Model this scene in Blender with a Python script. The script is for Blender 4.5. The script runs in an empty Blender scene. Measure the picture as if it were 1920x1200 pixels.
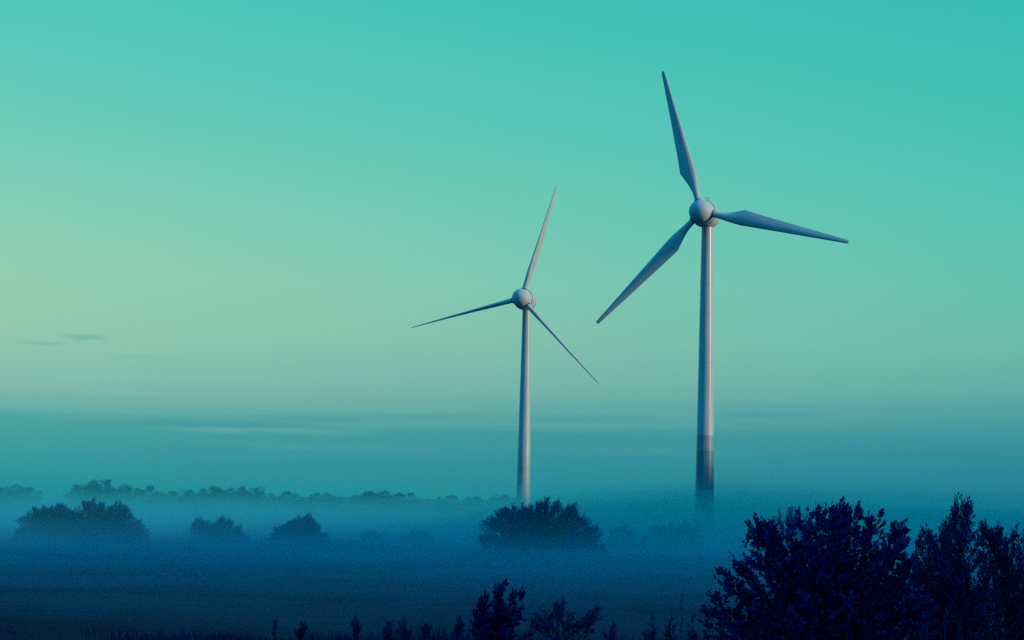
import bpy, math, random
import numpy as np
from mathutils import Vector, Matrix

R = math.radians
random.seed(11)
rng = np.random.default_rng(11)
scene = bpy.context.scene
COL = scene.collection

# ------------------------------------------------------------------ camera
FPX = 3500.0                       # focal length in pixels of the 1920-wide photograph
TILT = math.atan(332 / FPX)
ROLL = R(1.1)
EYE = Vector((0, 0, 6.0))
cam_data = bpy.data.cameras.new("camera")
cam_data.sensor_width = 36
cam_data.lens = 36 * FPX / 1920
cam_data.clip_start = 0.5
cam_data.clip_end = 30000
cam = bpy.data.objects.new("camera", cam_data)
COL.objects.link(cam)
CROT = Matrix.Rotation(math.pi / 2 + TILT, 3, 'X') @ Matrix.Rotation(ROLL, 3, 'Z')
cam.matrix_world = Matrix.Translation(EYE) @ CROT.to_4x4()
scene.camera = cam


def at(px, py, d):
    """the point at depth d metres whose place in the photograph is px, py"""
    v = CROT @ Vector(((px - 960) / FPX, (600 - py) / FPX, -1))
    return EYE + v * (d / v.y)


# ------------------------------------------------------------------ render settings
scene.view_settings.view_transform = 'Standard'
scene.view_settings.look = 'None'
scene.view_settings.exposure = 0
scene.view_settings.gamma = 1
scene.render.engine = 'CYCLES'
scene.cycles.volume_bounces = 2
scene.cycles.max_bounces = 8
scene.cycles.transparent_max_bounces = 24
scene.cycles.use_denoising = False      # the fine grain of the light in the mist stands for the grain of the photograph

# ------------------------------------------------------------------ helpers


def lin(h):
    c = [int(h[i:i + 2], 16) / 255 for i in (1, 3, 5)]
    return tuple(x / 12.92 if x < .04045 else ((x + .055) / 1.055) ** 2.4 for x in c) + (1,)


def tag(o, label=None, cat=None, group=None, kind=None):
    if label:
        o['label'] = label
    if cat:
        o['category'] = cat
    if group:
        o['group'] = group
    if kind:
        o['kind'] = kind
    return o


def empty(name, loc, rz=0):
    o = bpy.data.objects.new(name, None)
    COL.objects.link(o)
    o.empty_display_size = 0.5
    o.location = loc
    o.rotation_euler = (0, 0, rz)
    return o


class MB:
    """collects vertices and faces for ONE mesh object"""

    def __init__(self):
        self.v, self.f, self.n = [], [], 0

    def add(self, verts, faces):
        self.v.extend(verts)
        self.f.extend([tuple(i + self.n for i in f) for f in faces])
        self.n += len(verts)

    def tube(self, pts, radii, sides=5, cap=True):
        pts = [Vector(p) for p in pts]
        vs, fs = [], []
        up = Vector((0.31, 0.17, 0.93))
        for i, p in enumerate(pts):
            t = (pts[min(i + 1, len(pts) - 1)] - pts[max(i - 1, 0)]).normalized()
            a = t.cross(up)
            if a.length < 1e-3:
                a = t.cross(Vector((1, 0, 0)))
            a.normalize()
            b = t.cross(a)
            for k in range(sides):
                w = 2 * math.pi * k / sides
                vs.append(p + (a * math.cos(w) + b * math.sin(w)) * radii[i])
        for i in range(len(pts) - 1):
            for k in range(sides):
                k2 = (k + 1) % sides
                fs.append((i * sides + k, i * sides + k2, (i + 1) * sides + k2, (i + 1) * sides + k))
        if cap:
            fs.append(tuple(range(sides))[::-1])
            fs.append(tuple((len(pts) - 1) * sides + k for k in range(sides)))
        self.add(vs, fs)

    def lathe(self, prof, sides=48, axis='Z', close=True):
        """prof: list of (radius, height along the axis)"""
        vs, fs = [], []
        for r, h in prof:
            for k in range(sides):
                w = 2 * math.pi * k / sides
                c, s = r * math.cos(w), r * math.sin(w)
                vs.append((c, s, h) if axis == 'Z' else (c, h, s))
        for i in range(len(prof) - 1):
            for k in range(sides):
                k2 = (k + 1) % sides
                q = (i * sides + k, i * sides + k2, (i + 1) * sides + k2, (i + 1) * sides + k)
                fs.append(q if axis == 'Z' else q[::-1])
        if close:
            a = tuple(range(sides))
            b = tuple((len(prof) - 1) * sides + k for k in range(sides))
            fs += [a[::-1], b] if axis == 'Z' else [a, b[::-1]]
        self.add(vs, fs)

    def leaf(self, p, d, side, length, width, fold=0.15, oval=True):
        """one leaf of two halves folded along its midrib"""
        n = d.cross(side)
        n.normalize()
        a, b = p, p + d * length
        if oval:
            pts = [a,
                   p + d * length * .3 + side * width * .48 + n * fold * width,
                   p + d * length * .7 + side * width * .42 + n * fold * width,
                   b,
                   p + d * length * .7 - side * width * .42 + n * fold * width,
                   p + d * length * .3 - side * width * .48 + n * fold * width]
            self.add(pts, [(0, 1, 2, 3), (0, 3, 4, 5)])
        else:
            m = p + d * length * .45
            self.add([a, m + side * width * .5 + n * fold * width, b, m - side * width * .5 + n * fold * width],
                     [(0, 1, 2), (0, 2, 3)])

    def build(self, name, m, parent=None, smooth=False, sharp=None):
        me = bpy.data.meshes.new(name)
        me.from_pydata([tuple(v) for v in self.v], [], self.f)
        if smooth:
            me.polygons.foreach_set('use_smooth', [True] * len(me.polygons))
            if sharp:
                me.set_sharp_from_angle(angle=R(sharp))
        me.update()
        if m:
            me.materials.append(m)
        o = bpy.data.objects.new(name, me)
        COL.objects.link(o)
        if parent:
            o.parent = parent
        return o


def new_mat(name):
    m = bpy.data.materials.new(name)
    m.use_nodes = True
    nt = m.node_tree
    return m, nt, nt.nodes['Principled BSDF'], nt.links.new


def node(nt, typ, **kw):
    n = nt.nodes.new(typ)
    for k, v in kw.items():
        setattr(n, k, v)
    return n


def ramp_set(rp, stops, interp='LINEAR'):
    cr = rp.color_ramp
    cr.interpolation = interp
    while len(cr.elements) > 1:
        cr.elements.remove(cr.elements[-1])
    for i, (p, c) in enumerate(stops):
        e = cr.elements[0] if i == 0 else cr.elements.new(p)
        e.position = p
        e.color = c


def leaf_mat(name, c1, c2, scale, rough=.6):
    """foliage: two tones in soft clumps"""
    m, nt, b, L = new_mat(name)
    tc = node(nt, 'ShaderNodeTexCoord')
    nz = node(nt, 'ShaderNodeTexNoise')
    nz.inputs['Scale'].default_value = scale
    nz.inputs['Detail'].default_value = 3
    rp = node(nt, 'ShaderNodeValToRGB')
    ramp_set(rp, [(.35, c1 + (1,)), (.65, c2 + (1,))])
    L(tc.outputs['Object'], nz.inputs['Vector'])
    L(nz.outputs['Fac'], rp.inputs['Fac'])
    L(rp.outputs['Color'], b.inputs['Base Color'])
    b.inputs['Roughness'].default_value = rough
    b.inputs['Specular IOR Level'].default_value = .06
    return m


M_NEAR = leaf_mat('near_leaves', (.004, .016, .14), (.006, .022, .17), 6)
M_NEAR2 = leaf_mat('narrow_leaves', (.004, .020, .12), (.007, .028, .15), 6)
M_WEED = leaf_mat('weed_leaves', (.005, .024, .12), (.008, .046, .15), 8)
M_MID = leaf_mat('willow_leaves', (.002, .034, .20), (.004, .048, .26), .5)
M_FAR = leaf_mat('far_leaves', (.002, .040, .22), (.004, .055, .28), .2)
M_BARK = leaf_mat('bark', (.005, .012, .070), (.009, .020, .090), 12, .9)
M_GRASS = leaf_mat('grass_blades', (.003, .012, .085), (.004, .022, .11), 1.5)


def paint(name, bands=None, rough=.62, cols=None):
    """wind turbine coating; bands: heights where the painted rings step darker towards the ground"""
    m, nt, b, L = new_mat(name)
    base = lin('#bac0c2')
    tc = node(nt, 'ShaderNodeTexCoord')
    nz = node(nt, 'ShaderNodeTexNoise')
    nz.inputs['Scale'].default_value = .9
    nz.inputs['Detail'].default_value = 6
    mp = node(nt, 'ShaderNodeMapping')
    mp.inputs['Scale'].default_value = (3, 3, .25)
    L(tc.outputs['Object'], mp.inputs['Vector'])
    L(mp.outputs['Vector'], nz.inputs['Vector'])
    dirt = node(nt, 'ShaderNodeMix', data_type='RGBA', blend_type='MULTIPLY')
    rp = node(nt, 'ShaderNodeValToRGB')
    ramp_set(rp, [(.3, (.84, .84, .84, 1)), (.6, (1, 1, 1, 1))])
    L(nz.outputs['Fac'], rp.inputs['Fac'])
    dirt.inputs['Factor'].default_value = 1
    L(rp.outputs['Color'], dirt.inputs['B'])
    if bands:
        top = bands[0]
        sep = node(nt, 'ShaderNodeSeparateXYZ')
        L(tc.outputs['Object'], sep.inputs['Vector'])
        mr = node(nt, 'ShaderNodeMapRange')
        mr.inputs['From Min'].default_value = 0
        mr.inputs['From Max'].default_value = 50
        L(sep.outputs['Z'], mr.inputs['Value'])
        rb = node(nt, 'ShaderNodeValToRGB')
        cols = cols or ['#557a90', '#587d92', '#5e8296', '#6a8b9a', '#8c9ea6']
        st = [(0, lin(cols[0]))]
        for i, z in enumerate(bands[::-1][1:]):
            st.append((bands[::-1][i] / 50, lin(cols[min(i + 1, 4)])))
        st.append((top / 50, base))
        ramp_set(rb, st, 'CONSTANT')
        L(mr.outputs['Result'], rb.inputs['Fac'])
        L(rb.outputs['Color'], dirt.inputs['A'])
    else:
        dirt.inputs['A'].default_value = base
    L(dirt.outputs['Result'], b.inputs['Base Color'])
    b.inputs['Roughness'].default_value = rough
    return m


M_PAINT = paint('turbine_paint')
M_METAL, _nt, _b, _L = new_mat('dark_seal')
_b.inputs['Base Color'].default_value = (.03, .03, .05, 1)
_b.inputs['Roughness'].default_value = .6

# ------------------------------------------------------------------ sun and sky
SUN_AZ, SUN_EL = R(19), R(14)       # from the right, swung 19 degrees towards the camera
sv = Vector((math.cos(SUN_AZ) * math.cos(SUN_EL), -math.sin(SUN_AZ) * math.cos(SUN_EL), math.sin(SUN_EL)))
sd = bpy.data.lights.new('sun', 'SUN')
sd.energy = 2.65
sd.angle = R(1.2)
sd.color = (1.0, .84, .50)
sun = bpy.data.objects.new('sun', sd)
sun.rotation_euler = sv.to_track_quat('Z', 'Y').to_euler()
COL.objects.link(sun)

world = bpy.data.worlds.new("World")
scene.world = world
world.use_nodes = True
nt = world.node_tree
L = nt.links.new
bg = nt.nodes['Background']
tc = node(nt, 'ShaderNodeTexCoord')
sep = node(nt, 'ShaderNodeSeparateXYZ')
L(tc.outputs['Generated'], sep.inputs['Vector'])


def mapr(src, a, b, c=0, d=1, smooth=False):
    n = node(nt, 'ShaderNodeMapRange')
    n.interpolation_type = 'SMOOTHSTEP' if smooth else 'LINEAR'
    for k, v in zip(('From Min', 'From Max', 'To Min', 'To Max'), (a, b, c, d)):
        n.inputs[k].default_value = v
    L(src, n.inputs['Value'])
    return n.outputs['Result']


def math_n(op, a, b):
    n = node(nt, 'ShaderNodeMath', operation=op)
    for i, x in enumerate((a, b)):
        if isinstance(x, (int, float)):
            n.inputs[i].default_value = x
        else:
            L(x, n.inputs[i])
    return n.outputs[0]


def mixc(f, a, b):
    n = node(nt, 'ShaderNodeMix', data_type='RGBA')
    for k, x in (('Factor', f), ('A', a), ('B', b)):
        if isinstance(x, (int, float, tuple)):
            n.inputs[k].default_value = x
        else:
            L(x, n.inputs[k])
    return n.outputs['Result']


# thin layered cloud: the height the colours are looked up at is pushed about by stretched noise
mp = node(nt, 'ShaderNodeMapping')
mp.inputs['Scale'].default_value = (5, 5, 170)
L(tc.outputs['Generated'], mp.inputs['Vector'])
nz = node(nt, 'ShaderNodeTexNoise')
nz.inputs['Scale'].default_value = 1.0
nz.inputs['Detail'].default_value = 4
nz.inputs['Roughness'].default_value = .55
L(mp.outputs['Vector'], nz.inputs['Vector'])
low = mapr(sep.outputs['Z'], .075, .035, 0, 1, True)
push = math_n('MULTIPLY', math_n('SUBTRACT', nz.outputs['Fac'], .5), math_n('MULTIPLY', low, .016))
zz = math_n('ADD', sep.outputs['Z'], push)
ZT = .5
hpos = mapr(zz, 0, ZT)


def zt(y):
    """photo row at the centre column -> ramp position"""
    return max(0, math.sin(math.atan((932 - y) / FPX)) / ZT)


def sky_ramp(rows):
    rp = node(nt, 'ShaderNodeValToRGB')
    st = sorted([(zt(y), lin(c)) for y, c in rows]) + [(.8, lin('#1f9aa8')), (1, lin('#14718f'))]
    ramp_set(rp, st)
    L(hpos, rp.inputs['Fac'])
    return rp.outputs['Color']


left = sky_ramp([(932, '#2c9296'), (880, '#369a9a'), (815, '#4ba39f'), (792, '#69b0a6'), (740, '#8ac0ae'), (640, '#97cbae'),
                 (540, '#97d0b2'), (420, '#86d0b4'), (250, '#6accb8'), (60, '#52c8ba'), (0, '#4cc7ba')])
right = sky_ramp([(932, '#146a8e'), (880, '#1f7892'), (815, '#338f9a'), (770, '#4c9f9f'), (720, '#62afa5'), (640, '#6bbdaa'),
                  (540, '#64c2ae'), (420, '#57c4b1'), (250, '#44c2b3'), (60, '#36beb4'), (0, '#33bcb4')])
side = mapr(sep.outputs['X'], -.27, .27, 0, 1)
front = mixc(side, left, right)
# separate thin streaks of cloud, dark or pale: ends, height and half thickness in rows of the photograph, strength
mp2 = node(nt, 'ShaderNodeMapping')
mp2.inputs['Scale'].default_value = (26, 26, 120)
L(tc.outputs['Generated'], mp2.inputs['Vector'])
nz2 = node(nt, 'ShaderNodeTexNoise')
nz2.inputs['Scale'].default_value = 1
nz2.inputs['Detail'].default_value = 4
L(mp2.outputs['Vector'], nz2.inputs['Vector'])
wav = math_n('MULTIPLY', math_n('SUBTRACT', nz2.outputs['Fac'], .5), .0042)
zw = math_n('ADD', sep.outputs['Z'], wav)
brk = mapr(nz2.outputs['Fac'], .35, .58, .5, 1, True)
for x0, x1, y, th, st_, c in [(105, 215, 633, 5, .7, '#4aa2a0'), (10, 150, 642, 4, .4, '#5cae a6'.replace(' ', '')), (170, 370, 669, 4, .2, '#62aea6'),
                              (150, 640, 793, 9, .85, '#3f979b'), (330, 800, 784, 6, .6, '#4a9d9e'), (200, 760, 807, 6, .5, '#78b6a8'), (-100, 520, 822, 8, .4, '#3d9599'),
                              (620, 960, 781, 5, .6, '#4a9d9e'), (930, 1260, 786, 8, .5, '#43999c'), (960, 1240, 797, 4, .35, '#70b2a6'),
                              (1310, 1580, 777, 6, .6, '#3f979b'), (1560, 1760, 757, 4, .3, '#55a3a0'), (300, 900, 838, 9, .25, '#5aa8a2'), (1000, 1500, 850, 10, .25, '#5aa5a2')]:
    a_, b_ = (at(x0, y, 1) - EYE).normalized(), (at(x1, y, 1) - EYE).normalized()
    zc = (at((x0 + x1) / 2, y, 1) - EYE).normalized().z
    w_ = (b_.x - a_.x) * .42
    ends = math_n('MULTIPLY', mapr(sep.outputs['X'], a_.x, a_.x + w_, 0, 1, True), mapr(sep.outputs['X'], b_.x, b_.x - w_, 0, 1, True))
    band = mapr(math_n('ABSOLUTE', math_n('SUBTRACT', zw, zc), 0), th * 1.5 / FPX, 0, 0, st_, True)
    front = mixc(math_n('MULTIPLY', math_n('MULTIPLY', ends, band), brk), front, lin(c))
# the sky behind the camera and overhead is the deep blue of dawn
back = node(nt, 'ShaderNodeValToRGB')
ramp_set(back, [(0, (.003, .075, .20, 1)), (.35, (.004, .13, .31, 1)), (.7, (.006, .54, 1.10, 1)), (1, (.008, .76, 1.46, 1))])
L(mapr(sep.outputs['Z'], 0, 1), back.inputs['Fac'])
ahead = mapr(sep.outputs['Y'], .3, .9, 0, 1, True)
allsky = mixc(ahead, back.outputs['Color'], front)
# a little of the physical sky, for the sun's own glow
nish = node(nt, 'ShaderNodeTexSky', sky_type='NISHITA')
nish.sun_disc = False
nish.sun_elevation = SUN_EL
nish.sun_rotation = math.pi / 2 + SUN_AZ
add = node(nt, 'ShaderNodeMix', data_type='RGBA', blend_type='ADD')
add.inputs['Factor'].default_value = .004
L(allsky, add.inputs['A'])
L(nish.outputs['Color'], add.inputs['B'])
below = mapr(sep.outputs['Z'], -.02, 0, 0, 1, True)
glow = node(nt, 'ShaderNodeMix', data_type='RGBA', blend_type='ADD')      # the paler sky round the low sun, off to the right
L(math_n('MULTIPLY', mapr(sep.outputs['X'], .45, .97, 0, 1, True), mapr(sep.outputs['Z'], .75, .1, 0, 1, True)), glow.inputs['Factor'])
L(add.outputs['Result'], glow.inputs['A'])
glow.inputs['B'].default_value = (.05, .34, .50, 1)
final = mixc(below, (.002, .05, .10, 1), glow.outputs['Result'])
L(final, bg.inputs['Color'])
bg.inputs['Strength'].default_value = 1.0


# ------------------------------------------------------------------ ground: a grassy bank by the camera falling to a flat field
def sstep(a, b, x):
    t = min(1, max(0, (x - a) / (b - a)))
    return t * t * (3 - 2 * t)


def ground_z(x, y):
    bank = 4.12 * (1 - sstep(23.5, 44, y + .6 * math.sin(x * .3)))
    r = .03 * math.sin(x * 1.7 + y * .6) + .03 * math.sin(y * 1.1 - x * .8)
    f = .10 * math.sin(x * .11 + 1) * math.sin(y * .07) + .05 * math.sin(x * .31 + y * .23)
    return bank + (r if y < 40 else 0) * 1 + (f * sstep(40, 70, y) if y < 900 else 0)


def field_axis(vals):
    return sorted(set(vals))


xs = field_axis([-6000, -3000, -1500, -800, -400, -250, -180] + [-140 + 4 * i for i in range(71)] + [180, 250, 400, 800, 1500, 3000, 6000])
ys = field_axis([-6000, -2000, -500, -120, -40, -10] + [i for i in range(0, 50)] + [50 + 3 * i for i in range(67)] + [260, 300, 400, 600, 900, 1500, 3000, 6000])
g = MB()
g.add([(x, y, ground_z(x, y)) for y in ys for x in xs],
      [(j * len(xs) + i, j * len(xs) + i + 1, (j + 1) * len(xs) + i + 1, (j + 1) * len(xs) + i)
       for j in range(len(ys) - 1) for i in range(len(xs) - 1)])
mg, gnt, gb, GL = new_mat('meadow')
gtc = node(gnt, 'ShaderNodeTexCoord')
gmp = node(gnt, 'ShaderNodeMapping')
gmp.inputs['Scale'].default_value = (.05, .16, .1)
GL(gtc.outputs['Object'], gmp.inputs['Vector'])
gn = node(gnt, 'ShaderNodeTexNoise')
gn.inputs['Scale'].default_value = 2.6
gn.inputs['Detail'].default_value = 9
gn.inputs['Roughness'].default_value = .68
GL(gmp.outputs['Vector'], gn.inputs['Vector'])
grp = node(gnt, 'ShaderNodeValToRGB')
ramp_set(grp, [(.32, (.001, .006, .022, 1)), (.5, (.001, .008, .028, 1)), (.7, (.003, .026, .046, 1))])
GL(gn.outputs['Fac'], grp.inputs['Fac'])
GL(grp.outputs['Color'], gb.inputs['Base Color'])
gb.inputs['Roughness'].default_value = .95
gb.inputs['Specular IOR Level'].default_value = .1
gbp = node(gnt, 'ShaderNodeBump')
gbp.inputs['Distance'].default_value = .3
GL(gn.outputs['Fac'], gbp.inputs['Height'])
GL(gbp.outputs['Normal'], gb.inputs['Normal'])
tag(g.build('ground', mg, smooth=True), kind='structure')

# unseen ridge added right of and behind the camera to shade plants and mist: the early sun only clears it above the foot of the turbines
hv = MB()
sh = Vector((math.cos(SUN_AZ), -math.sin(SUN_AZ), 0))
al = Vector((math.sin(SUN_AZ), math.cos(SUN_AZ), 0))
ts = [-900 + 60 * k for k in range(36)]
ss = [60 + 10 * k for k in range(29)]
pts = []
for q in ts:
    for w in ss:
        hgt = 72.3 * math.exp(-((w - 185) / 52) ** 2) * sstep(-900, -450, q) * (1 - sstep(420, 1150, q)) * (1 + .035 * math.sin(q * .02) + .02 * math.sin(q * .053))
        p = sh * w + al * q
        pts.append((p.x, p.y, hgt - .6))
hv.add(pts, [(i * 29 + k, i * 29 + k + 1, (i + 1) * 29 + k + 1, (i + 1) * 29 + k) for i in range(35) for k in range(28)])
tag(hv.build('added_shade_hill', mg, smooth=True), kind='structure')

# grass: tufts on the bank and rough tussocks over the near field
gr = MB()
for i in range(22000):
    y = 18 + 6.5 * random.random()
    x = random.uniform(-.30, .30) * y
    z = ground_z(x, y)
    clump = .5 + .25 * math.sin(x * 1.9 + y * .7) + .25 * math.sin(x * .63 + 2 + .5 * math.sin(y)) + .2 * math.sin(x * 4.7 + y * 2.1)
    h = (.05 + .17 * random.random()) * (.45 + .75 * max(0, clump))
    w = random.uniform(0, 6.283)
    s = Vector((math.cos(w), math.sin(w), 0)) * .008
    lean = Vector((random.gauss(0, .3), random.gauss(0, .3), 1)) * h
    p = Vector((x, y, z - .01))
    gr.add([p - s, p + s, p + lean * .6 + s * .6, p + lean], [(0, 1, 2), (0, 2, 3)])
tag(gr.build('grass', M_GRASS), 'dark rough grass along the edge of the near bank', 'grass', kind='stuff')


# ------------------------------------------------------------------ wind turbines
def blade_mesh(Rb, root):
    """blade along +Z from the hub centre, leading edge +X, trailing edge -X, upwind side -Y"""
    mb = MB()
    NS = 36
    st = [(root, .42, 1.0, 0), (root + .7, .43, .98, 0), (root + 1.3, .47, .86, .05)]
    rmax = .285 * Rb
    for k in range(1, 5):
        t = k / 4
        st.append((root + 1.3 + (rmax - root - 1.3) * t, .47 + .58 * t ** 1.05, .86 - .53 * t ** .7, t))
    for k in range(1, 13):
        t = k / 12
        st.append((rmax + (Rb - .25 - rmax) * t, 1.05 - .80 * t ** .93, .33 - .04 * t, 1))
    st.append((Rb - .06, .20, .29, 1))
    st.append((Rb, .12, .28, 1))
    vs, fs = [], []
    for r, hc, th, air in st:
        ch = 2 * hc
        f = (r - root) / (Rb - root)
        tw = R(16) * (1 - f) ** 2 * air
        ax = .5 - .17 * air                      # share of the chord ahead of the axis
        off = .06 * f
        for k in range(NS):
            w = 2 * math.pi * k / NS
            cx, cy = math.cos(w) * .5, math.sin(w) * .5
            u = .5 - cx                           # 0 at the leading edge, 1 at the trailing edge
            half = math.copysign(1, cy) * 5 * (.2969 * math.sqrt(max(u, 0)) - .126 * u - .3516 * u * u + .2843 * u ** 3 - .1036 * u ** 4)
            yy = (1 - air) * cy * th + air * half * th * (1.0 if cy < 0 else .8)
            X = (ax - u) * ch + off
            Y = yy * ch
            vs.append((X * math.cos(tw) - Y * math.sin(tw), X * math.sin(tw) + Y * math.cos(tw) - .25 * f * f, r))
    n = len(st)
    for i in range(n - 1):
        for k in range(NS):
            k2 = (k + 1) % NS
            fs.append((i * NS + k, i * NS + k2, (i + 1) * NS + k2, (i + 1) * NS + k))
    fs.append(tuple(range(NS))[::-1])
    fs.append(tuple((n - 1) * NS + k for k in range(NS)))
    mb.add(vs, fs)
    return mb


def turbine(label, x, d, hub_h, yaw, az, Rb, pitch, bands, mast, r0=1.26, r1=.68):
    root = empty('wind_turbine', (x, d, ground_z(x, d)), R(-yaw))
    tag(root, label, 'wind turbine', 'wind turbines standing in the mist')
    over, tilt = 3.0, -.05
    top = hub_h - 1.25
    prof = []
    joints = [hub_h * k for k in (.28, .55, .79)]
    zs = sorted([top * k / 24 for k in range(25)])
    rad = lambda z: r0 + (r1 - r0) * (z / top) ** .92
    for z in zs:
        prof.append((rad(z), z))
    for j in joints:                              # welded flange joints read as faint lines
        prof += [(rad(j - .05), j - .05), (rad(j) + .018, j - .04), (rad(j) + .018, j + .04), (rad(j + .05), j + .05)]
    prof.sort(key=lambda q: q[1])
    t = MB()
    t.lathe(prof, 64)
    t.build('tower', paint('tower_paint', bands, .3, None if mast else ['#98a8b0', '#9cabb2', '#a2afb5', '#a8b3b8', '#b0b9bc']), root, smooth=True, sharp=25)
    c = MB()
    c.lathe([(r1 + .03, top - .35), (r1 + .16, top - .33), (r1 + .16, top + .02), (r1 + .05, top + .05), (r1 + .05, top + .9)], 48)
    c.build('yaw_collar', M_PAINT, root, smooth=True, sharp=30)
    H = Vector((0, -over, hub_h))
    HM = Matrix.Translation(H) @ Matrix.Rotation(tilt, 4, 'X')
    # egg shaped spinner in front, wide ring behind it, short tapered nacelle over the tower
    sp = MB()
    pr = []
    for k in range(25):
        a = math.pi / 2 * k / 24
        pr.append((max(.02, 1.60 * math.sin(a)), -1.75 * math.cos(a)))
    pr += [(1.63, .3), (1.63, .85), (1.55, .92)]
    sp.lathe(pr, 64, 'Y')
    o = sp.build('spinner', M_PAINT, root, smooth=True, sharp=40)
    o.matrix_local = HM
    ring = MB()
    ring.lathe([(1.5, .95), (1.73, .98), (1.78, 1.1), (1.78, 1.75), (1.72, 1.87), (1.45, 1.92)], 64, 'Y')
    o = ring.build('generator_ring', M_PAINT, root, smooth=True, sharp=40)
    o.matrix_local = HM
    na = MB()
    pr = [(1.62, 1.94), (1.66, 2.1)]
    for k in range(1, 17):
        a = math.pi / 2 * k / 16
        pr.append((max(.03, 1.66 * math.cos(a) ** .8), 2.1 + 3.6 * math.sin(a)))
    na.lathe(pr, 56, 'Y')
    o = na.build('nacelle', M_PAINT, root, smooth=True, sharp=40)
    o.matrix_local = HM
    if mast:
        ms = MB()
        b0 = Vector((0.1, -.3, hub_h + 1.55))
        ms.tube([b0, b0 + Vector((0, 0, .55))], [.035, .03], 8)
        ms.tube([b0 + Vector((-.2, 0, .36)), b0 + Vector((.2, 0, .36))], [.03, .03], 6)
        for s in (-.2, .2):
            ms.tube([b0 + Vector((s, 0, .36)), b0 + Vector((s, 0, .75))], [.022, .022], 6)
            ms.tube([b0 + Vector((s - .07, 0, .72)), b0 + Vector((s + .07, 0, .72))], [.05, .05], 6)
        ms.build('weather_mast', M_METAL, root)
    for k in range(3):
        M = HM @ Matrix.Rotation(R(az + 120 * k), 4, 'Y') @ Matrix.Rotation(R(-pitch), 4, 'Z')
        b = blade_mesh(Rb, 1.72).build('blade', M_PAINT, root, smooth=True, sharp=50)
        b.matrix_local = M
        s = MB()
        s.lathe([(.40, 1.2), (.62, 1.25), (.62, 1.52), (.57, 1.56), (.44, 1.58)], 40)
        s.build('root_collar', M_PAINT, b, smooth=True, sharp=30)
        s = MB()
        s.lathe([(.41, 1.585), (.52, 1.59), (.52, 1.68), (.41, 1.69)], 40)
        s.build('root_seal', M_METAL, b, smooth=True, sharp=30)
    return root


turbine('larger wind turbine with broad blades turned flat on and dark rings round its lower tower', 25.75, 246.3, 43.8, 21.5, -16.3, 20.2, 5,
        [14.3, 12.45, 10.4, 8.3, 6.2], True, 1.34, .73)
turbine('smaller wind turbine with thin edge-on blades rising behind the big round bush', 2.45, 316, 39.5, 18, 16.9, 20.2, 105,
        [13.0, 11.2, 9.2, 7.2, 5.2], False)


# ------------------------------------------------------------------ shrubs and trees
def bez(a, b, bend, n=7):
    c = (a + b) / 2 + bend
    return [a * (1 - t) ** 2 + c * 2 * t * (1 - t) + b * t * t for t in [i / (n - 1) for i in range(n)]]


def rvec(s=1.0):
    return Vector((random.gauss(0, s), random.gauss(0, s), random.gauss(0, s)))


def sprays(wood, green, base, tips, spread, r_stem, twig, leaf, n_twig, n_leaf, start=.25, up=.35, oval=True, droop=0, lean=Vector((0, 0, 0)), sides=5, ascend=.5):
    """curved stems from base to each tip, side twigs along them, leaves along the twigs"""
    for tip in tips:
        b = base + Vector((random.gauss(0, spread), random.gauss(0, spread), 0))
        out = tip - b
        flat = Vector((out.x, out.y, 0))
        pts = bez(b, tip, flat * random.uniform(-.05, .28) + Vector((0, 0, out.z * random.uniform(-.02, .10))) + rvec(.03 * out.length), 8)
        wood.tube(pts, [r_stem * (1 - .85 * i / 7) for i in range(8)], sides, False)
        seg = []
        for q in range(n_twig):
            t = start + (1 - start) * (q + random.random()) / n_twig
            i = min(6, int(t * 7))
            p = pts[i].lerp(pts[i + 1], t * 7 - i)
            ax = (pts[i + 1] - pts[i]).normalized()
            dr = (ax * ascend + rvec(.55) + Vector((0, 0, up)) + lean).normalized()
            ln = twig * random.uniform(.5, 1.2) * (1 - .55 * max(0, t - .55) / .45)
            seg.append((p, dr, ln))
        ax = (pts[7] - pts[5]).normalized()
        seg.append((pts[6], (ax + lean * .5).normalized(), (pts[7] - pts[6]).length + twig * .3))
        for p, dr, ln in seg:
            e = p + dr * ln + Vector((0, 0, -droop * ln))
            wood.tube([p, e], [r_stem * .22, r_stem * .08], 3, False)
            for k in range(n_leaf):
                t = .15 + .85 * (k + random.random() * .5) / n_leaf
                s = rvec()
                s = (s - dr * s.dot(dr))
                if s.length < 1e-3:
                    continue
                s.normalize()
                d2 = (dr * random.uniform(.4, 1.0) + s * random.uniform(.5, 1.0) + Vector((0, 0, .15))).normalized()
                sd_ = d2.cross(rvec()).normalized()
                lz = leaf[0] * random.uniform(.65, 1.2)
                green.leaf(p.lerp(e, t), d2, sd_, lz, lz * leaf[1] * random.uniform(.85, 1.15), .12, oval)
            s = rvec()
            green.leaf(e, (dr + rvec(.15)).normalized(), dr.cross(rvec()).normalized(), leaf[0], leaf[0] * leaf[1], .12, oval)


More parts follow.
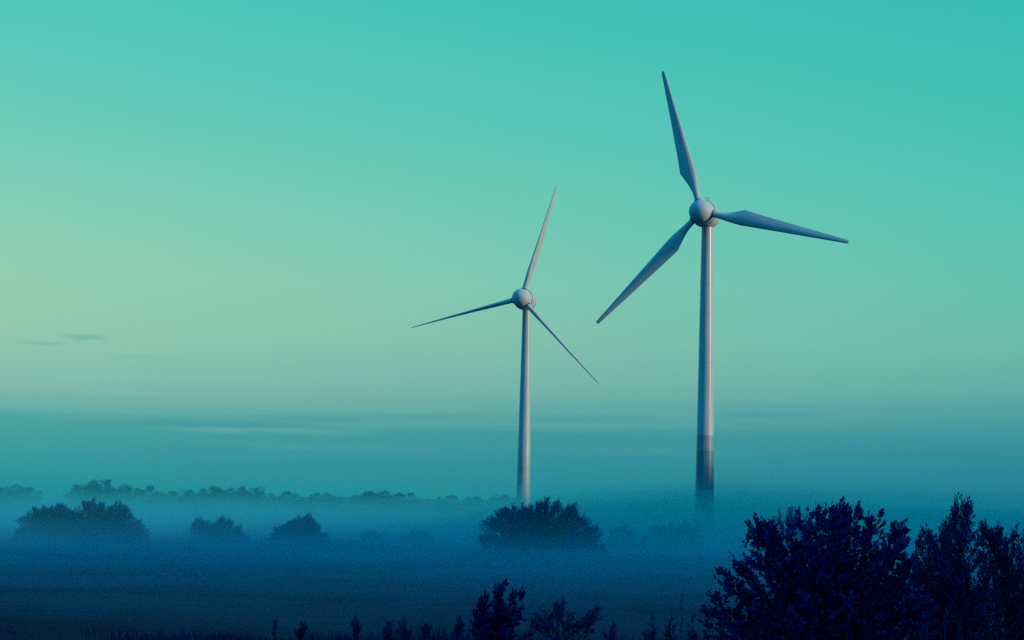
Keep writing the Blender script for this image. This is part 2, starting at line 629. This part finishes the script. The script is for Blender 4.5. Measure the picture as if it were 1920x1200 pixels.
def outline_tips(outline, d, depth, n, zbase, keep=.55, edge=.35, low=.12, jit=.0):
    """tips spread through a crown of real depth whose top follows the outline (px, py) at distance d"""
    xs_ = [p[0] for p in outline]
    ys_ = [p[1] for p in outline]
    ph1, ph2 = random.random() * 6.28, random.random() * 6.28
    tips = []
    x0, x1 = xs_[0], xs_[-1]
    cx = (x0 + x1) / 2
    for i in range(n):
        px = random.uniform(x0, x1)
        py = float(np.interp(px, xs_, ys_))
        if d > 100:      # crowns of willow are made of separate heads
            py += 3 * math.sin(px * .11 + ph1) + 2 * math.sin(px * .31 + ph2) + random.gauss(0, 4)
        u = (px - cx) / ((x1 - x0) / 2)
        dy = random.uniform(-1, 1) * depth * math.sqrt(max(.05, 1 - u * u))
        top = at(px, py, d)
        k = abs(dy) / depth
        z0 = zbase + (top.z - zbase) * low
        if random.random() < edge:
            z = top.z - (top.z - zbase) * (.12 * k * k + .06 * random.random() - .015) + random.random() * 1.6 * jit * (top.z - zbase)
        else:
            z = z0 + (top.z - z0) * (random.random() ** keep) * (1 - .25 * k * k)
        tips.append(Vector((top.x * (d + dy) / d, d + dy, z)))
    return tips


def plant(name, label, cat, outline, d, depth, n, mat, group=None, base_px=None, trunk_h=.3, trunk_r=.05, zoff=0, keep=.55, edge=.35, low=.12, jit=.0, parts=('trunk', 'crown'), **kw):
    bx = base_px if base_px else (outline[0][0] + outline[-1][0]) / 2
    x = at(bx, 940, d).x
    z = ground_z(x, d) + zoff
    root = empty(name, (x, d, z))
    tag(root, label, cat, group)
    loc = Vector((x, d, z))
    tips = [t - loc for t in outline_tips(outline, d, depth, n, z, keep, edge, low, jit)]
    wood, green = MB(), MB()
    if trunk_h > 0:
        wood.tube([(0, 0, -.15), (.02 * trunk_h, 0, trunk_h * .5), (0, 0, trunk_h)], [trunk_r * 1.3, trunk_r, trunk_r * .9], 8)
    sprays(wood, green, Vector((0, 0, max(0, trunk_h * .9))), tips, **kw)
    wood.build(parts[0], M_BARK, root)
    green.build(parts[1], mat, root)
    return root


# --- near shrubs on the bank, about 20 m off
NEAR = dict(spread=.10, r_stem=.010, twig=.20, leaf=(.064, .60), n_twig=11, n_leaf=7, start=.25, up=.5, ascend=.55)
plant('broadleaf_shrub', 'large dense dark shrub with round leaves and a broad flat top on the near bank', 'shrub',
      [(1322, 1170), (1338, 1130), (1352, 1090), (1372, 1066), (1386, 1010), (1394, 988), (1440, 998), (1468, 985), (1490, 972), (1524, 958), (1580, 960), (1612, 974),
       (1650, 990), (1672, 998), (1690, 1000), (1700, 1040), (1712, 1090), (1735, 1140)],
      20, .75, 200, M_NEAR, jit=.035, base_px=1545, trunk_h=.25, trunk_r=.05, keep=.6, edge=.36, **NEAR)
SPIRE = dict(spread=.30, low=.02, keep=.8, r_stem=.008, twig=.15, leaf=(.062, .30), n_twig=16, n_leaf=7, start=.2, up=.6, ascend=.9)
plant('upright_shrub', 'upright shrub with narrow leaves and one tall spire, beside the large round-leaved shrub', 'shrub',
      [(1708, 1090), (1724, 1012), (1735, 990), (1752, 1004), (1762, 988), (1780, 975), (1796, 936), (1806, 922), (1818, 942), (1830, 1005), (1836, 1060), (1850, 1100)],
      23, .5, 120, M_NEAR2, base_px=1775, trunk_h=.15, trunk_r=.03, zoff=0, edge=.42, **SPIRE)
plant('upright_shrub', 'narrow-leaved shrub with several short spires at the right-hand edge of the frame', 'shrub',
      [(1822, 1060), (1836, 1000), (1848, 970), (1856, 1000), (1868, 988), (1874, 985), (1884, 1010), (1900, 990), (1910, 968), (1922, 985), (1950, 975), (1990, 1010), (2030, 1080)],
      24, .55, 120, M_NEAR2, base_px=1910, trunk_h=.15, trunk_r=.03, edge=.42, **SPIRE)
plant('broadleaf_shrub', 'small ragged dark shrub rising alone from the bottom centre below the big round bush', 'shrub',
      [(884, 1185), (895, 1140), (912, 1118), (928, 1101), (944, 1098), (962, 1112), (974, 1108), (986, 1112), (990, 1150), (978, 1190)][:9] + [(996, 1185)],
      21, .28, 46, M_NEAR, base_px=934, trunk_h=.1, trunk_r=.02, edge=.5,
      spread=.04, r_stem=.006, twig=.10, leaf=(.058, .55), n_twig=8, n_leaf=5, start=.3, up=.4, ascend=.5)
plant('leafy_shrub', 'loose thin shrub with feathery stems just right of the small ragged shrub', 'shrub',
      [(990, 1180), (1008, 1150), (1020, 1134), (1032, 1150), (1046, 1130), (1054, 1124), (1062, 1150), (1078, 1150), (1088, 1131), (1098, 1155), (1112, 1150), (1124, 1134), (1136, 1180)],
      25, .35, 34, M_WEED, base_px=1062, trunk_h=.05, trunk_r=.02, edge=.6,
      spread=.12, r_stem=.006, twig=.11, leaf=(.06, .26), n_twig=9, n_leaf=4, start=.3, up=.7, ascend=.9)

# --- weeds poking up along the foot of the picture
W_ALL = [(566, 1172, 24, 'slim weed beside the fence post'), (669, 1164, 24, 'bushy pointed weed midway between the fence post and the small ragged shrub'),
         (733, 1170, 23, None), (760, 1168, 23, None), (800, 1176, 24, None), (860, 1164, 24, 'pointed weed just left of the small ragged shrub'),
         (1150, 1176, 23, None), (1222, 1158, 23, 'broad pointed weed in the gap left of the large round-leaved shrub'), (1257, 1164, 23, None),
         (1279, 1130, 23, 'tallest thin weed with a hooked tip, left of the large round-leaved shrub'), (1300, 1160, 22, None)]
for px, py, d, lb in W_ALL:
    tip = at(px, py, d)
    z = ground_z(tip.x, d)
    root = empty('tall_weed', (tip.x, d, z))
    tag(root, lb or 'short dark weed among others along the bottom of the view', 'weed', 'weeds on the near bank')
    h = tip.z - z
    wood, green = MB(), MB()
    thin = py < 1140
    tp = [Vector((0, 0, h))] + ([] if thin else [Vector((random.gauss(0, .04), random.gauss(0, .04), h * random.uniform(.5, .9))) for _ in range(4)])
    sprays(wood, green, Vector((0, 0, -.02)), tp, spread=.02, r_stem=.006, twig=.05 if thin else .09, leaf=(.05 if thin else .055, .24), n_twig=12, n_leaf=2 if thin else 4,
           start=.15, up=.8, ascend=.9)
    if thin:
        green.leaf(Vector((0, 0, h - .02)), Vector((-.8, 0, .45)).normalized(), Vector((0, 1, 0)), .09, .025)
    wood.build('stem', M_BARK, root)
    green.build('leaves', M_WEED, root)

# --- fence post in the field
fp = at(515, 1161, 74)
z = ground_z(fp.x, 74)
post = MB()
hh = fp.z - z
post.tube([(0, 0, -.2), (0, 0, hh * .5), (.02, 0, hh - .06), (.02, 0, hh)], [.085, .08, .078, .06], 9)
po = post.build('fence_post', M_BARK)
po.location = (fp.x, 74, z)
tag(po, 'lone dark fence post standing in the dim field', 'post')

# --- willow bushes standing in the mist
MIDK = dict(spread=.5, r_stem=.06, twig=1.0, leaf=(.34, .22), n_twig=14, n_leaf=9, start=.22, up=1.1, oval=False, ascend=.8, lean=Vector((.35, 0, 0)), sides=4)


def willow(label, outline, d, n, depth=4.0, k=1.0, **kw):
    a = dict(MIDK)
    a.update(kw)
    plant('willow_bush', label, 'bush', outline, d, depth, n, M_MID, group='bushes standing in the mist', trunk_h=.5, trunk_r=.3, **{**dict(edge=.45, keep=1.0, low=.03, jit=.05), **a})


willow('biggest dark rounded bush, standing in front of the smaller turbine',
       [(898, 1035), (905, 995), (925, 972), (950, 960), (975, 957), (1000, 952), (1022, 943), (1050, 947), (1072, 956), (1090, 976), (1108, 992), (1122, 1008), (1132, 1040)],
       196, 260, 4.5)
willow('left half of the twin bush, lower and rougher, near the left edge of the mist',
       [(25, 1045), (32, 990), (52, 972), (72, 958), (100, 958), (126, 956), (144, 968), (158, 1000), (166, 1040)], 210, 150, 3.0)
willow('right half of the twin bush, taller with spiky leaning tips',
       [(128, 1040), (134, 975), (152, 952), (178, 948), (205, 952), (228, 956), (246, 970), (262, 988), (276, 1008), (284, 1045)], 208, 190, 3.8)
willow('pale two-lobed bush fading into the mist right of the twin bush',
       [(340, 1050), (354, 1012), (362, 988), (370, 980), (384, 990), (394, 1002), (402, 988), (414, 980), (430, 984), (446, 986), (452, 1004), (464, 1018), (476, 1050)], 222, 120, 2.4, jit=.06, leaf=(.34, .2), n_leaf=7)
willow('solitary pale round bush in the mist right of the two-lobed bush',
       [(504, 1045), (508, 1016), (520, 1004), (528, 990), (540, 988), (550, 976), (562, 980), (574, 972), (590, 982), (598, 1000), (610, 1008), (616, 1045)], 220, 120, 2.4, jit=.06, leaf=(.34, .2), n_leaf=7)
willow('very faint low bush nearly lost in mist, first right of the solitary round bush',
       [(670, 1045), (684, 1022), (700, 1012), (716, 1020), (728, 1045)], 236, 50, 1.8)
willow('very faint low bush nearly lost in mist, next left of the biggest bush',
       [(745, 1045), (758, 1022), (775, 1012), (796, 1014), (808, 1028), (816, 1045)], 236, 54, 1.8)
willow('faint small bush beside the right side of the biggest bush',
       [(1132, 1040), (1145, 1005), (1158, 996), (1176, 998), (1190, 1008), (1200, 1040)], 222, 44, 1.8)
willow('faint wide bush below the base of the larger turbine',
       [(1190, 1040), (1208, 1010), (1228, 998), (1252, 990), (1276, 994), (1296, 994), (1312, 1004), (1322, 1040)], 224, 80, 2.2)
willow('dim bush showing behind the top of the large round-leaved shrub',
       [(1425, 1040), (1440, 990), (1458, 970), (1482, 960), (1505, 964), (1526, 975), (1545, 1000), (1556, 1040)], 205, 60, 3.0)

# --- trees of the far hedgerow, about 480 m off
VAR = []
for v in range(6):
    wood, green = MB(), MB()
    wood.tube([(0, 0, -.3), (.05, 0, .25), (0, .03, .5)], [.035, .028, .015], 6)
    nl = random.randint(13, 19)
    wide = random.uniform(.8, 1.15)
    for k in range(nl):                                   # limbs, each carrying a ragged clump of leaves
        a = 6.283 * random.random()
        u = random.random()
        rr = .46 * math.sqrt(random.random()) * wide
        c = Vector((rr * math.cos(a), rr * math.sin(a), .16 + (.80 - .5 * (rr / .5) ** 2) * (.45 + .42 * u)))
        wood.tube([(0, 0, .15), (c.x * .6, c.y * .6, c.z * .75), c], [.018, .012, .004], 4, False)
        cr = random.uniform(.06, .15)
        for q in range(110):
            w = rvec()
            w = w.normalized() * cr * random.random() ** .4
            p = c + Vector((w.x * 1.3, w.y * 1.3, w.z * .8))
            d2 = (w * 2 + rvec(.1) + Vector((.03, 0, .1))).normalized()
            green.leaf(p, d2, d2.cross(rvec()).normalized(), random.uniform(.03, .075), .03, .1, False)
    for q in range(500):
        a = random.random() * 6.283
        r_ = .46 * math.sqrt(random.random())
        p = Vector((r_ * math.cos(a), r_ * math.sin(a), random.uniform(.0, .55)))
        d2 = rvec().normalized()
        green.leaf(p, d2, d2.cross(rvec()).normalized(), .07, .04, .1, False)
    zt_ = max(v_.z for v_ in green.v)
    green.v = [Vector((v_.x, v_.y, v_.z / zt_)) for v_ in green.v]
    VAR.append((wood, green, []))


def far_tree(px, py, d, wide, var, label):
    top = at(px, py, d)
    root = empty('hedgerow_tree', (top.x, d, 0), random.random() * 6.28)
    h = top.z
    w = wide / FPX * d
    root.scale = (w, w, h)
    tag(root, label, 'tree', 'trees of the far hedgerow')
    wood, green, made = VAR[var]
    if not made:
        made += [wood.build('trunk', M_BARK, root), green.build('crown', M_FAR, root)]
    else:
        for s in made:
            c = s.copy()
            COL.objects.link(c)
            c.parent = root


ANON = 'one of the low misty trees merged along the far hedgerow line'
FAR = [(20, 910, 42, ANON), (48, 909, 36, ANON), (4, 914, 34, ANON),
       (152, 908, 30, ANON), (168, 905, 30, ANON), (190, 899, 34, 'tallest tree of the far hedgerow, at the left above the twin bush'), (202, 906, 22, ANON),
       (222, 910, 24, ANON), (240, 908, 28, ANON), (273, 909, 26, 'thin ragged tree at the right end of the far left clump'), (290, 922, 26, ANON),
       (318, 921, 30, ANON), (342, 919, 34, ANON), (368, 919, 34, ANON),
       (398, 911, 30, 'round tree starting the dark raised clump in the middle of the hedgerow'), (420, 914, 30, ANON), (449, 911, 28, ANON), (470, 915, 30, ANON),
       (492, 912, 32, 'square-topped tree ending the dark raised clump of the hedgerow'), (520, 925, 30, ANON), (543, 920, 26, 'small tree with a pointed crown right of the raised clump'),
       (572, 932, 30, ANON), (588, 928, 30, ANON), (608, 925, 36, ANON), (634, 929, 34, ANON), (660, 927, 36, ANON),
       (684, 925, 34, ANON), (707, 919, 38, 'domed tree standing clear of the hedgerow halfway to the smaller turbine'), (728, 930, 30, ANON), (755, 924, 42, 'wide domed tree just left of the hedgerow gap'),
       (785, 933, 30, ANON), (814, 932, 34, ANON), (832, 938, 30, ANON), (857, 929, 38, ANON), (884, 930, 38, ANON), (905, 932, 36, ANON), (932, 929, 42, ANON), (955, 928, 34, 'hedgerow tree against the foot of the smaller turbine'),
       (1086, 936, 36, ANON), (1112, 943, 34, ANON), (1140, 944, 36, ANON), (1172, 944, 38, ANON), (1205, 945, 40, ANON), (1236, 945, 34, ANON), (1258, 942, 30, ANON)]
for i, (px, py, wd, lb) in enumerate(FAR):
    far_tree(px, py - 2, (480 if px < 1000 else 700) + 25 * math.sin(i * 2.3), wd * 1.75, i % 6, lb)


# ------------------------------------------------------------------ air: even haze round everything, banks of mist lying on the field
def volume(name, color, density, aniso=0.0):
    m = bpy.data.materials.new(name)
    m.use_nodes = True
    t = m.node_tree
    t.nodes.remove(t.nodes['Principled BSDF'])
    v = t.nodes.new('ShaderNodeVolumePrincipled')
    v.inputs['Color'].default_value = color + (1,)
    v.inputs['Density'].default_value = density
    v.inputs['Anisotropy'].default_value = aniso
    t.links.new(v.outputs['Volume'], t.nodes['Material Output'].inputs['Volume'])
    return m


def box(name, lo, hi, m):
    b = MB()
    v = [(x, y, z) for z in (lo[2], hi[2]) for y in (lo[1], hi[1]) for x in (lo[0], hi[0])]
    b.add(v, [(0, 2, 3, 1), (4, 5, 7, 6), (0, 1, 5, 4), (2, 6, 7, 3), (0, 4, 6, 2), (1, 3, 7, 5)])
    return b.build(name, m)


tag(box('haze', (-6100, -6100, -1.3), (6100, 6100, 100), volume('haze_air', (.08, .74, .68), .00010)),
    'thin even blue-green haze filling the air', 'haze', kind='stuff')


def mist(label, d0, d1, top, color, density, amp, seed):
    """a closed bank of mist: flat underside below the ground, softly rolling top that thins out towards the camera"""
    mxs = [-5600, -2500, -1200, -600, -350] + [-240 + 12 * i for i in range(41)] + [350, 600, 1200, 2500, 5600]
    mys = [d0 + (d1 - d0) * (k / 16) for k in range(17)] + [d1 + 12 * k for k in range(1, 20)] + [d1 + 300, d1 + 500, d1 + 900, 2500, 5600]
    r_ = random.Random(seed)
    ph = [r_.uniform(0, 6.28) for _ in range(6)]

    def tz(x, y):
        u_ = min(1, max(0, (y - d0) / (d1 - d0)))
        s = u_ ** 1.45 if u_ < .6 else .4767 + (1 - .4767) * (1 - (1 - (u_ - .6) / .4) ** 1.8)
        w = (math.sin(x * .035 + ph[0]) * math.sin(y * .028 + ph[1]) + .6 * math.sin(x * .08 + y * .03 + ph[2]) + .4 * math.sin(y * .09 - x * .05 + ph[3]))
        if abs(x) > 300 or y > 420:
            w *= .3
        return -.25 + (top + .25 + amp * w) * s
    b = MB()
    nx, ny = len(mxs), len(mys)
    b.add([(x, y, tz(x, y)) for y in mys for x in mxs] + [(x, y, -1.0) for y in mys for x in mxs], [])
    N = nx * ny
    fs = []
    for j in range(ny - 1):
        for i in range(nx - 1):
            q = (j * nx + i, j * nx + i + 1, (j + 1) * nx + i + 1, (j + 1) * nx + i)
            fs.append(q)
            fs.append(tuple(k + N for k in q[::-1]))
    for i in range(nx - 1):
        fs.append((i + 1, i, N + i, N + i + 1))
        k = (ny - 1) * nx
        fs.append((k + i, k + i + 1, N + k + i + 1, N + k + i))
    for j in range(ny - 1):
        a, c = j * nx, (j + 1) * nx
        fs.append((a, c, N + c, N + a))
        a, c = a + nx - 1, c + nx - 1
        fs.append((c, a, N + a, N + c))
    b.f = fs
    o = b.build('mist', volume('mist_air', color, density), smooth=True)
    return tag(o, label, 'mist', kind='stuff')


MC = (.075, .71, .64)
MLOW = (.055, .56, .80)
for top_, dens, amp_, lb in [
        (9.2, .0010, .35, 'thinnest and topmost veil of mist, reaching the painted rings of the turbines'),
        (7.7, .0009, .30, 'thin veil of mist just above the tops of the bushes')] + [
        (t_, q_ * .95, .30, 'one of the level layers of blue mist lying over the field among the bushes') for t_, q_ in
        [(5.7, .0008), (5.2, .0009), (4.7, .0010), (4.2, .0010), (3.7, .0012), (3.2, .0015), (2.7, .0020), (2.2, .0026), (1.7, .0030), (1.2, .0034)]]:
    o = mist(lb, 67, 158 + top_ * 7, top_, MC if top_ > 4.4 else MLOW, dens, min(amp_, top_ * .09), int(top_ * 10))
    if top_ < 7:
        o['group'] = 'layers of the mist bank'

# low wisps drifting over the field
wm = MB()
for k in range(30):
    d = random.uniform(85, 172)
    cx, cz = random.uniform(-.30, .30) * d, random.uniform(.4, 1.5)
    ax_, ay_, az_ = random.uniform(9, 30), random.uniform(6, 16), random.uniform(.25, .6)
    vs, fs = [], []
    f1, f2 = random.random() * 6, random.random() * 6
    for i in range(9):
        t = math.pi * i / 8
        for j in range(24):
            w = 2 * math.pi * j / 24
            q = 1 + .22 * math.sin(3 * w + f1) + .14 * math.sin(5 * w + f2)
            vs.append((cx + ax_ * q * math.sin(t) * math.cos(w), d + ay_ * q * math.sin(t) * math.sin(w), cz + az_ * math.cos(t)))
    for i in range(8):
        for j in range(24):
            j2 = (j + 1) % 24
            fs.append((i * 24 + j, (i + 1) * 24 + j, (i + 1) * 24 + j2, i * 24 + j2))
    wm.add(vs, fs)
# a deeper pool of mist round the foot of the larger turbine
for hi_, dn_, lb in [(8.6, .007, 'faint wide pool of mist climbing the foot of the larger turbine'), (7.6, .009, 'second fainter pool of mist inside the one at the larger turbine'),
                     (6.7, .012, 'thick pool of mist around the foot of the larger turbine'), (5.8, .014, 'deepest pool of mist hiding the foot of the larger turbine')]:
    vs, fs = [], []
    for i in range(17):
        t = math.pi * i / 16
        for j in range(40):
            w = 2 * math.pi * j / 40
            q = (1 + .14 * math.sin(3 * w + hi_) + .08 * math.sin(5 * w + hi_ * 2)) * hi_ / 7
            vs.append((30 + 48 * q * math.sin(t) * math.cos(w), 243 + 40 * q * math.sin(t) * math.sin(w), .6 + (hi_ - .6) * math.cos(t) * (1 + .05 * math.sin(4 * w + hi_) * math.sin(t))))
    for i in range(16):
        for j in range(40):
            j2 = (j + 1) % 40
            fs.append((i * 40 + j, (i + 1) * 40 + j, (i + 1) * 40 + j2, i * 40 + j2))
    wp = MB()
    wp.add(vs, fs)
    tag(wp.build('mist', volume('pool_air', MC, dn_), smooth=True), lb, 'mist', kind='stuff')
tag(wm.build('mist', volume('wisp_air', MLOW, .008), smooth=True), 'separate low wisps of mist drifting over the dim field', 'mist', kind='stuff')
